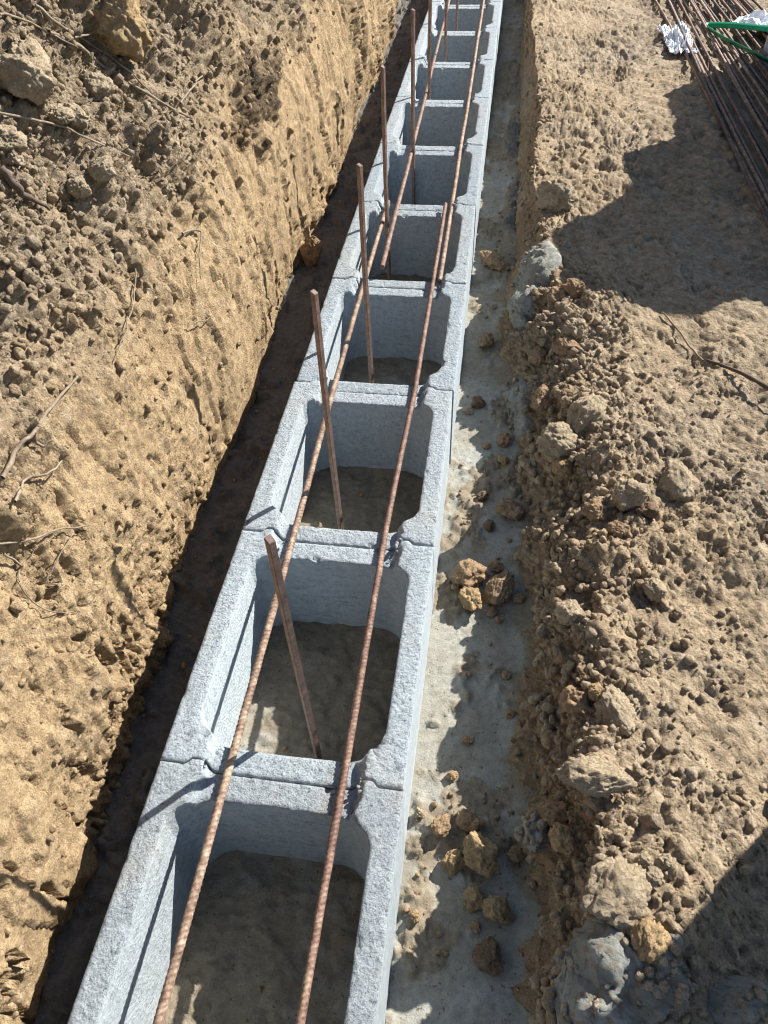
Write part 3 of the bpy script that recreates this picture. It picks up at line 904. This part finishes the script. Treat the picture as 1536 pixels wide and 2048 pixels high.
GE = 'big lumps on the crumbling trench edge'
clods(pick_ground, [
    (1185, 1562, 104, 'clod_pale', 'broad flat tan lump jutting from the trench edge', (1.1, .62, .5, .1), .4),
    (1225, 1795, 118, 'clod_pale', 'very large smooth tan lump on the heap near the bottom', (.85, 1.1, .42, .6), .3),
    (1296, 1886, 72, 'clod_ochre', 'rounded ochre lump at the border of the bottom right shadow', (1.1, .8, .7, -.4)),
    (1288, 1734, 34, 'clod_pale', 'small ball-shaped grey-brown pebble on the heap near the bottom', (1, .95, .95), 0),
    (1328, 1728, 30, 'clod_pale', 'small grey lump right of the ball-shaped pebble'),
    (1305, 1762, 38, 'clod_pale', 'tan lump just below the ball-shaped pebble'),
    (1252, 1852, 42, 'clod_pale', 'small pale lump on the front of the very large tan lump'),
    (1112, 1625, 60, 'clod', 'brown ledge-like lump under the broad flat tan lump', (1, .6, .6, .5)),
    (1125, 1680, 50, 'clod_ochre', 'ochre fragment hanging below the brown ledge-like lump'),
    (1112, 897, 68, 'clod_pale', 'large angular brown lump in the shaded edge opposite the pale pebble', (1, .9, .9), .9),
    (1165, 835, 74, 'clod_pale', 'long brown lump on the rim above the angular brown one', (.75, 1.15, .7, .3), .8),
    (1130, 935, 40, 'clod_ochre', 'ochre chunk tucked under the angular brown lump'),
    (1262, 992, 58, 'clod_pale', 'rounded grey lump among pebbles on the edge, below the pale flat lump'),
    (1136, 1232, 62, 'clod_pale', 'pale slab-like lump set in the shaded face of the edge', (.7, 1.1, .5, -.35)),
    (1226, 1420, 78, 'clod_pale', 'whitish grey angular lump on the rim', (.8, 1.1, .6, .5), .8),
    (1150, 1405, 70, 'clod', 'brown lump left of the whitish angular one', None, .8),
    (1295, 1312, 40, 'clod_pale', 'smooth rounded lump alone on the trodden ground'),
    (1193, 1380, 34, 'clod_ochre', 'small orange clod on the rim above the whitish lump'),
    (1350, 962, 78, 'clod_pale', 'pale flat lump half sunk in the sunlit ground', (1.1, .7, .4, -.5)),
    (1108, 402, 66, 'clod_pale', 'pale boulder-like lump on the far edge, above the shadow corner', (1.1, .8, .8)),
    (1142, 668, 46, 'clod_pale', 'greyish lump in shade at the rim, below the big mortar lump'),
    (1072, 708, 40, 'clod', 'brown lump low in the shaded edge beside the mortar lump'),
    (1110, 590, 36, 'clod', 'brown lump right of the big grey mortar lump'),
    (1146, 582, 40, 'clod', 'brown lump on the shaded rim right of the mortar lump'),
    (1080, 805, 44, 'clod', 'brown lump between the two grey mortar lumps'),
    (1128, 700, 40, 'clod', 'brown lump at the rim where the shadow ends'),
    (1185, 1030, 40, 'clod', 'brown lump at the lit rim below the angular brown one'),
    (1090, 1095, 30, 'clod', 'small brown clod low in the shaded face, above the pale slab'),
    (1315, 1180, 44, 'clod_pale', 'greyish lump on the ground behind the pebbly rim'),
    (1235, 1060, 36, 'clod', 'brown pebble-like lump on the rim beside the grey rounded one'),
    (1290, 1020, 40, 'clod_dark', 'dark grey lump right of the rounded grey lump'),
    (1100, 1480, 40, 'clod', 'brown lump low in the face left of the broad flat lump'),
], 'clod', GE, 1500, embed=.3)

GL = 'lumps caught on the left bank'
clods(pick_bank, [
    (42, 176, 95, 'clod_pale', 'pale boulder-like lump near the top left corner of the bank', (1.1, .85, .8, .2), .8),
    (52, 128, 76, 'clod_pale', 'grey lump resting above the pale boulder-like one', None, .8),
    (20, 292, 62, 'clod_pale', 'pale lump at the left edge below the boulder-like one'),
    (32, 324, 40, 'clod_pale', 'small pale lump under the one at the left edge'),
    (245, 62, 110, 'clod_ochre', 'large ochre lump with a dark hollow near the top edge', (.9, 1.1, .8, .4), .9),
    (205, 182, 60, 'clod_pale', 'grey lump under the long dead branch'),
    (160, 245, 50, 'clod_pale', 'pale lump between the two thin branches'),
    (128, 238, 40, 'clod_pale', 'smaller pale lump left of the one between the branches'),
    (215, 345, 44, 'clod_pale', 'pale lump on the bank below the branch tips'),
    (165, 385, 46, 'clod_pale', 'low grey lump right of the dark root'),
    (265, 10, 50, 'clod_dark', 'dark lump cut by the top edge'),
], 'clod', GL, 2500, embed=.28)
# a broken chunk leaning at the foot of the left bank
P, n_, dep = pick_bank(612, 520, 8)
clod('earth_clod', P + np.array([.03, 0, 0]), np.array([.6, 0, .8]), 27 / FPX * dep, 'clod', 'upright tan chunk leaning on the foot of the left bank', 'clod', None, 3333, .2, (.75, .75, 1.2, .4), .9)

# grey mortar that slumped on the edge
GM = 'slumped grey mortar'
def blur(G, k):
    for _ in range(k):
        G = G.copy(); G[1:-1] = (G[:-2] + 2 * G[1:-1] + G[2:]) / 4
        G[:, 1:-1] = (G[:, :-2] + 2 * G[:, 1:-1] + G[:, 2:]) / 4
    return G
MORT = []
def mortar(px, py, wx, wy, rot, hgt, label, seed):
    P, n_, dep = pick_ground(px, py, 8)
    a, b = wx / 2 / FPX * dep, wy / 2 / FPX * dep
    G = pick_ground.G
    r0 = np.nonzero(np.abs(G[:, 60, 1] - P[1]) < max(a, b) * 1.9)[0]
    sub = G[r0[0]:r0[-1] + 1]; 
    cd = np.abs(sub[:, :, 0] - P[0]).min(0) + 0 * 1
    c0 = np.nonzero((np.abs(sub[:, :, 0] - P[0]) < max(a, b) * 2.2).any(0))[0]
    sub = blur(sub[:, c0[0]:c0[-1] + 1], 14)
    nn = grid_normals(sub); nn = np.where(nn[..., 2:3] < 0, -nn, nn)
    dx, dy, dz = sub[..., 0] - P[0], sub[..., 1] - P[1], sub[..., 2] - P[2]
    dxx = np.sign(dx + dz * .3) * np.hypot(dx, dz)
    u = (dxx * math.cos(rot) + dy * math.sin(rot)) / a; v = (-dxx * math.sin(rot) + dy * math.cos(rot)) / b
    d2 = (u * u + v * v) * (1 + .7 * fbm(u * 1.6 + seed, v * 1.6, None, 4, seed))
    q = np.sqrt(np.clip(1 - d2, 0, 1))
    hh = hgt * q * (1 + .35 * fbm(u * 2.5, v * 2.5, None, 4, seed + 1, .6)) - .006 + .012 * (q > 0) * np.minimum(q * 3, 1)
    hh += .012 * fbm(sub[..., 1] * 30, (sub[..., 0] + sub[..., 2]) * 30, None, 5, seed + 2, .68) * np.minimum(q * 2, 1)
    hh += .004 * terrace(fbm(sub[..., 1] * 22, (sub[..., 0] + sub[..., 2]) * 22, None, 5, seed + 4, .6), (-.15, .05, .25), .05) * np.minimum(q * 2, 1)
    hh += .5 * lumps(sub[..., 1], sub[..., 0] + sub[..., 2], .024, .4, seed + 3, .6) * np.minimum(q * 2, 1)
    V = sub + nn * hh[..., None]
    F = grid_faces(*sub.shape[:2], True)
    keep = (d2.ravel()[F] < 1.0).any(1)
    F = F[keep]; used = np.unique(F); rm = np.full(V.shape[0] * V.shape[1], -1); rm[used] = np.arange(len(used))
    o = link('mortar_lump', mesh_np('mortar_lump', V.reshape(-1, 3)[used], rm[F], True), MAT['mortar'])
    tag(o, label, 'mortar', GM)
    sel = np.nonzero((q.ravel() > .1))[0]; rs_ = np.random.default_rng(seed)
    if len(sel):
        sel = rs_.choice(sel, 60); MORT.append((V.reshape(-1, 3)[sel], nn.reshape(-1, 3)[sel]))
for i, (px, py, wx, wy, rot, hgt, label) in enumerate([
    (1050, 570, 115, 250, -.1, .028, 'large smooth lump of grey mortar draped over the far edge'),
    (1035, 830, 100, 190, .1, .016, 'flatter lump of grey mortar at the foot of the shaded edge'),
    (1210, 1965, 290, 210, .3, .014, 'big grey mortar lump with pale crumbs on the bottom heap'),
    (1335, 1950, 90, 110, .3, .012, 'small grey mortar lump in the bottom right shadow'),
    (1062, 1665, 60, 100, 0, .010, 'small grey mortar patch under the ledge-like lump'),
    (1490, 2020, 150, 120, .2, .03, 'grey mortar lump in the bottom right corner'),
]):
    mortar(px, py, wx, wy, rot, hgt, label, 4100 + i * 7)

# ------------------------------------------------------------------ crumbs nobody could count
SMALL = []
for q in range(10):
    for sub in (1, 2):
        Vv, Ff = clod_shape(700 + q, .6, sub, 1.3)
        SMALL.append((sub, Vv, Ff))
def crumbs(name, pts, nrms, sizes, tones, mat, label, embed=.25):
    VV, FF, TT = [], [], []; off = 0
    rs = np.random.default_rng(5)
    for P, n, s_, tn in zip(pts, nrms, sizes, tones):
        sub = 2 if s_ > .0045 else 1
        Vv, Ff = next(x for x in (SMALL[rs.integers(len(SMALL))] for _ in range(99)) if x[0] == sub)[1:]
        q = rs.normal(size=4); q /= np.linalg.norm(q); a, b, c, d = q
        Rm = np.array([[a*a+b*b-c*c-d*d, 2*(b*c-a*d), 2*(b*d+a*c)], [2*(b*c+a*d), a*a-b*b+c*c-d*d, 2*(c*d-a*b)], [2*(b*d-a*c), 2*(c*d+a*b), a*a-b*b-c*c+d*d]])
        W_ = (Vv * np.array([1, rs.uniform(.7, 1), rs.uniform(.6, .9)]) * s_) @ Rm.T + P + n * s_ * (.55 - embed)
        VV.append(W_); FF.append(Ff + off); TT.append(np.full(len(W_), tn)); off += len(W_)
    me = mesh_np(name, np.concatenate(VV), np.concatenate(FF), False, {'tone': np.concatenate(TT)})
    o = link(name, me, MAT[mat]); o['kind'] = 'stuff'; o['label'] = label
    return o

def scatter(pick, weight, n, smin, smax, power, seed, inview=True):
    rs = np.random.default_rng(seed)
    w_ = np.clip(weight, 0, None).copy()
    if inview:
        w_ *= (pick.x > -150) & (pick.x < 1700) & (pick.y > -120) & (pick.y < 2200) & (pick.w > .2)
    idx = rs.choice(len(w_), size=n, p=w_ / w_.sum())
    sz = smin + (smax - smin) * rs.random(n) ** power
    tn = rs.random(n)
    if hasattr(pick, 'tone'): tn = np.clip(pick.tone[idx] + (tn - .35) * .5, 0, 1)
    return pick.V[idx], pick.N[idx], sz, tn

wg = (ground_crest ** 1.5) * np.where(pick_ground.V[:, 1] < 1.7, 1, .35) * (.25 + np.clip(fbm(pick_ground.V[:, 0] * 7, pick_ground.V[:, 1] * 7, None, 3, 301) + .3, 0, 1))
wg = wg * np.where(ground_across < -.09, .35, 1)
a1 = scatter(pick_ground, wg, 7500, .0020, .014, 3.4, 1)
a2 = scatter(pick_ground, np.where(ground_across > .03, 1, 0) * np.clip(fbm(pick_ground.V[:, 0] * 5, pick_ground.V[:, 1] * 5, None, 3, 303) + .05, 0, 1), 2200, .0018, .009, 4, 2)
cc = [np.concatenate([p, q]) for p, q in zip(a1, a2)]
mv = np.concatenate([x[0] for x in MORT]); mn = np.concatenate([x[1] for x in MORT])
cc = [np.concatenate([cc[0], mv]), np.concatenate([cc[1], mn]), np.concatenate([cc[2], .0018 + .009 * rng.random(len(mv)) ** 3]), np.concatenate([cc[3], .6 + .4 * rng.random(len(mv))])]
crumbs('loose_soil', *cc, 'soil', 'loose brown crumbs of earth along the trench edge and on the ground')
wb = (.06 + bank_rough) * (.15 + 1.6 * bank_hi) * np.where(pick_bank.V[:, 2] < 1.2, 1, 0)
b1 = scatter(pick_bank, wb, 6500, .0018, .013, 4, 3)
crumbs('bank_crumbs', *b1, 'bank', 'loose crumbs of earth clinging to the left bank', .35)
fx = pick_foot.V[:, 0]
wf_ = np.where(fx > .405, .10 + np.clip(foot_soil, 0, 1) * 1.2, np.where(fx < -.005, .5, np.where((fx > .06) & (fx < .34), .12, 0)))
c1_ = scatter(pick_foot, wf_, 4200, .0011, .0075, 5, 4)
crumbs('footing_crumbs', *c1_[:3], c1_[3] * .5, 'clod', 'tiny dark crumbs of earth strewn over the footing')
# mortar crumbs in the joints of the blocks
pts = []; 
for k in range(-1, 10):
    for side in (0, 1):
        for q in range(10 if k < 4 else 5):
            x = abs(random.gauss(0, .012)) + .066
            x = x if side == 0 else BW - x
            pts.append((x, k * BL + random.gauss(0, .018), -REC * (1 if .078 < x < BW - .078 else .35)))
pts = np.array(pts)
crumbs('mortar_crumbs', pts, np.tile([0, 0, 1.], (len(pts), 1)), .0015 + .0055 * rng.random(len(pts)) ** 2.5, rng.random(len(pts)), 'concrete', 'pale broken concrete crumbs lying in the block joints', .3).color = (.72, .72, .72, 1)

# ------------------------------------------------------------------ roots and dead branches on the left bank
def smooth_path(P, n=60):
    P = np.array(P, float)
    t = np.arange(len(P)); tt = np.linspace(0, len(P) - 1, n)
    out = []
    for x in tt:
        i = min(int(x), len(P) - 2); f = x - i
        p0, p1, p2, p3 = P[max(i - 1, 0)], P[i], P[i + 1], P[min(i + 2, len(P) - 1)]
        out.append(.5 * ((2 * p1) + (-p0 + p2) * f + (2 * p0 - 5 * p1 + 4 * p2 - p3) * f * f + (-p0 + 3 * p1 - 3 * p2 + p3) * f ** 3))
    return np.array(out)

def tube(name, C, r0, r1, seed=0, nseg=7):
    n = len(C)
    T = np.gradient(C, axis=0); T /= np.linalg.norm(T, axis=1, keepdims=True) + 1e-9
    A = np.cross(T, np.array([.31, .2, .93])); A /= np.linalg.norm(A, axis=1, keepdims=True) + 1e-9; B = np.cross(A, T)
    a = np.linspace(0, 2 * math.pi, nseg, endpoint=False)
    s = np.linspace(0, 1, n)
    r = (r0 + (r1 - r0) * s)[:, None] * (1 + .3 * fbm(s[:, None] * 14 + 0 * a[None, :], np.cos(a)[None, :] + 0 * s[:, None] + seed, np.sin(a)[None, :] + 0 * s[:, None], 3, 9))
    V = C[:, None] + (np.cos(a)[None, :, None] * A[:, None] + np.sin(a)[None, :, None] * B[:, None]) * r[:, :, None]
    i = np.arange(n - 1)[:, None] * nseg; j = np.arange(nseg)[None, :]; j2 = (np.arange(nseg) + 1) % nseg
    F = np.stack([(i + j).ravel(), (i + nseg + j).ravel(), (i + nseg + j2[None, :]).ravel(), (i + j2[None, :]).ravel()], 1)
    return V.reshape(-1, 3), F

def twig(pick, strands, label, cat='branch', mat='bark', name='dead_branch', group=None, lift=.010):
    """strands: list of (pixel path, near radius px, tip radius px)"""
    VV, FF = [], []; off = 0
    for si, (path, w0, w1) in enumerate(strands):
        pp = []; dd = []
        for (x, y) in path:
            P, n, d = pick(x, y, 5); pp.append(P + n * lift); dd.append(d)
        C = smooth_path(pp, max(16, len(path) * 10))
        jit = np.linspace(0, len(path), len(C))
        C = C + .0022 * np.stack([vnoise(jit * 2.5, jit * 0 + si * 3 + k * 9, None, 400 + len(label)) for k in range(3)], 1)
        V, F = tube('t', C, .78 * w0 / FPX * dd[0] / 2, .7 * w1 / FPX * dd[-1] / 2, si)
        VV.append(V); FF.append(F + off); off += len(V)
    me = mesh_np(name, np.concatenate(VV), np.concatenate(FF), True)
    return tag(link(name, me, MAT[mat]), label, cat, group)
GT = 'roots and dead branches on the left bank'
twig(pick_bank, [([(95, 62), (160, 105), (230, 155), (300, 200), (378, 242)], 13, 6), ([(70, 8), (120, 50), (180, 95), (250, 140), (300, 190)], 9, 4), ([(150, 70), (205, 75), (212, 110)], 5, 3)],
     'long grey dead branch lying across the upper left bank', group=GT)
twig(pick_bank, [([(0, 40), (50, 48), (100, 70), (150, 95)], 7, 4)], 'thin pale branch at the top left corner', group=GT)
twig(pick_bank, [([(0, 222), (60, 242), (120, 262), (190, 290), (255, 320)], 8, 4)], 'thin straight branch below the long dead branch', group=GT)
twig(pick_bank, [([(0, 345), (35, 378), (70, 408), (98, 425)], 26, 8), ([(25, 372), (40, 350)], 8, 4)], 'thick dark root end at the left edge', mat='bark_dark', name='tree_root', cat='root', group=GT)
twig(pick_bank, [([(0, 945), (35, 905), (62, 868), (105, 805), (152, 755)], 15, 7), ([(62, 868), (80, 888), (105, 872)], 10, 5)], 'forked grey branch rising from the left edge', group=GT)
twig(pick_bank, [([(20, 1012), (60, 968), (90, 945), (118, 925)], 9, 5)], 'short slanting root under the forked branch', name='tree_root', cat='root', group=GT)
twig(pick_bank, [([(0, 1088), (60, 1075), (120, 1058), (178, 1056)], 8, 3), ([(0, 1105), (40, 1120), (48, 1140), (30, 1165)], 7, 4), ([(48, 1140), (60, 1100)], 5, 3), ([(95, 1155), (110, 1110), (138, 1070)], 5, 3)],
     'tangle of thin pale roots at the left edge', name='tree_root', cat='root', group=GT)
twig(pick_bank, [([(30, 1165), (60, 1190), (95, 1218), (140, 1222), (165, 1250), (168, 1290)], 4, 2)], 'hair-thin root curling down the lower bank', name='tree_root', cat='root', group=GT)
twig(pick_bank, [([(355, 205), (380, 170), (392, 160), (430, 132), (475, 128)], 5, 3)], 'thin curved root high on the bank', name='tree_root', cat='root', group=GT)
twig(pick_bank, [([(270, 540), (265, 590), (245, 650), (225, 715)], 5, 3)], 'thin root hanging down the middle of the bank', name='tree_root', cat='root', group=GT)
twig(pick_bank, [([(360, 468), (400, 465), (395, 520), (400, 560)], 6, 3)], 'bent root sticking out of the bank face', name='tree_root', cat='root', group=GT)
twig(pick_bank, [([(370, 650), (410, 640), (440, 610), (445, 595)], 3, 2)], 'fine root fibre on the lower bank opposite the stakes', name='tree_root', cat='root', group=GT)
twig(pick_ground, [([(1045, 1055), (1065, 1062), (1080, 1065)], 3, 2), ([(1055, 1060), (1060, 1050)], 2, 1.5)], 'short pale rootlet on the shaded trench edge', name='tree_root', cat='root')
twig(pick_ground, [([(1045, 1325), (1060, 1345), (1090, 1362)], 3, 2)], 'fine curved root fibre low on the shaded edge', name='tree_root', cat='root')
# brown stick on the right ground: one end propped up
p0 = pick_ground(1410, 722, 5)[0] + np.array([0, 0, .004]); p1 = pick_ground(1536, 800, 5)[0] + np.array([.0, 0, .03]); p2 = p1 + (p1 - p0) * .8 + np.array([0, 0, -.02])
V, F = tube('s', smooth_path([p0, (p0 + p1) / 2 + np.array([0, 0, .008]), p1, p2], 50), .0035, .0075, 3, 9)
tag(link('stick', mesh_np('stick', V, F), MAT['bark_dark']), 'dark brown stick reaching in from the right edge over sunlit ground', 'stick')
twig(pick_ground, [([(1325, 628), (1350, 665), (1380, 700), (1405, 722)], 4, 6)], 'thin dry stalk ending at the dark stick', name='dry_stalk', cat='stalk')

# ------------------------------------------------------------------ rebar bundle at the top right
gz = -.045
GBU = 'rebars of the bundle on the ground'
A = onz(1320, -10, gz); D = onz(1530, 380, gz) - A; D = D / np.linalg.norm(D)
perp = np.array([-D[1], D[0], 0]); perp = perp if perp[0] > 0 else -perp
far0 = A - D * 1.6
NB = 25
for i in range(NB):
    lay = 0 if i % 3 else 1
    offx = .004 + i * .0175 + random.uniform(-.004, .004)
    spread = (i - NB / 2) * .006 + random.uniform(-.022, .022)
    st = far0 + perp * (offx + spread * -.4) + D * random.uniform(-.1, .5)
    en = far0 + D * 5.6 + perp * (offx * 1.25 + spread)
    z0 = gz + .012 + lay * .014 + random.uniform(0, .006)
    pts_ = []
    for t_ in np.linspace(0, 1, 8):
        q = st + (en - st) * t_; q = q + perp * .006 * math.sin(t_ * 5 + i); q[2] = z0 + .006 * math.sin(t_ * 7 + i * 2)
        pts_.append(q)
    lab = 'rusty bar in the bundle at the top right, %s from the left' % ORD[i]
    bar(pts_, .0062 + random.uniform(-.0006, .0008), random.choice(['rust_dark', 'rust_dark', 'rust', 'rust', 'rust_mud']), lab, GBU, 20 + i, nseg=8, step=.008, ribs=False)
# stray bar left of the bundle
q0 = onz(1300, -20, gz + .01); q1 = onz(1388, 140, gz + .012); q2 = onz(1545, 440, gz + .008)
bar([q0 - (q1 - q0) * .3, q0, q1, q2, q2 + (q2 - q1) * .6], .0058, 'rust_mud', 'single pale bar lying apart, left of the rebar bundle', GBU, 60, nseg=8, step=.008)

def sheet(name, cx, cy, sx, sy, rot, z, amp, seed, mat, label, cat):
    n = 70
    u, v = np.meshgrid(np.linspace(-1, 1, n), np.linspace(-1, 1, n), indexing='ij')
    k = 1 + .22 * fbm(u * 1.5, v * 1.5, None, 3, seed)
    X = u * sx * k; Y = v * sy * k
    Zz = amp * (np.abs(fbm(u * 2.6, v * 2.2, None, 4, seed + 1)) * 1.6 + .22 * np.abs(fbm(u * 5, v * 5, None, 2, seed + 2))) * (1.15 - .5 * np.maximum(abs(u), abs(v)))
    ca, sa = math.cos(rot), math.sin(rot)
    V = np.stack([cx + X * ca - Y * sa, cy + X * sa + Y * ca, z + Zz], 2).reshape(-1, 3)
    me = mesh_np(name, V, grid_faces(n, n))
    o = link(name, me, MAT[mat])
    so_ = o.modifiers.new('thick', 'SOLIDIFY'); so_.thickness = .0006
    return tag(o, label, cat)
c_ = onz(1352, 85, gz)
sheet('plastic_bag', c_[0], c_[1], .062, .21, .0, gz + .004, .05, 801, 'plastic', 'crumpled white plastic bag under the left bars of the bundle', 'plastic bag')
c_ = onz(1520, 70, gz)
sheet('plastic_sheet', c_[0] + .05, c_[1] - .02, .13, .17, .5, gz + .04, .05, 811, 'plastic', 'crumpled white plastic sheet on the bundle at the right edge', 'plastic sheet')

def strap():
    a = [onz(1545, 58, gz + .075), onz(1480, 52, gz + .07), onz(1440, 50, gz + .055), onz(1414, 52, gz + .045), onz(1440, 72, gz + .05), onz(1470, 88, gz + .045), onz(1510, 108, gz + .04), onz(1550, 128, gz + .03)]
    C = smooth_path(a, 120)
    T = np.gradient(C, axis=0); T /= np.linalg.norm(T, axis=1, keepdims=True)
    S = np.cross(T, [0, 0, 1]); S /= np.linalg.norm(S, axis=1, keepdims=True)
    tw = np.stack([0 * T[:, 0], 0 * T[:, 0], np.ones(len(T))], 1)
    w2, th = .014, .0014
    side = S * .6 + tw * .8; side /= np.linalg.norm(side, axis=1, keepdims=True)
    nn = np.cross(T, side)
    rows = [C + side * w2 + nn * th, C - side * w2 + nn * th, C - side * w2 - nn * th, C + side * w2 - nn * th]
    V = np.stack(rows, 1).reshape(-1, 3); n = len(C)
    i = np.arange(n - 1)[:, None] * 4; j = np.arange(4)[None, :]; j2 = (np.arange(4) + 1) % 4
    F = np.stack([(i + j).ravel(), (i + 4 + j).ravel(), (i + 4 + j2[None, :]).ravel(), (i + j2[None, :]).ravel()], 1)
    tag(link('strap', mesh_np('strap', V, F, False), MAT['strap']), 'bright green strap looped over the rebar bundle', 'strap')
strap()

# ------------------------------------------------------------------ block stacks right of the picture; their shadows reach into it
def stack(x0, y0, courses, z0, tagname):
    for ci, row in enumerate(courses):
        for bi, yo in enumerate(row):
            place_block(x0 + random.uniform(-.006, .006), y0 + yo, z0 + ci * .251 + BH, 0, ci + bi,
                        'grey block in the %s stack past the right edge, %s course, %s from near end' % (tagname, ORD[ci], ORD[bi]), 'blocks stacked right of the picture')
H1 = 1.0
stack(.655 + H1 * 1.0, 1.47 + H1 * 1.03, [[-.25, .25, .75], [-.25, .25, .75], [-.2, .3], [0]], -.05, 'stepped')
stack(1.30, -.12, [[0], [0], [0]], -.05, 'short')
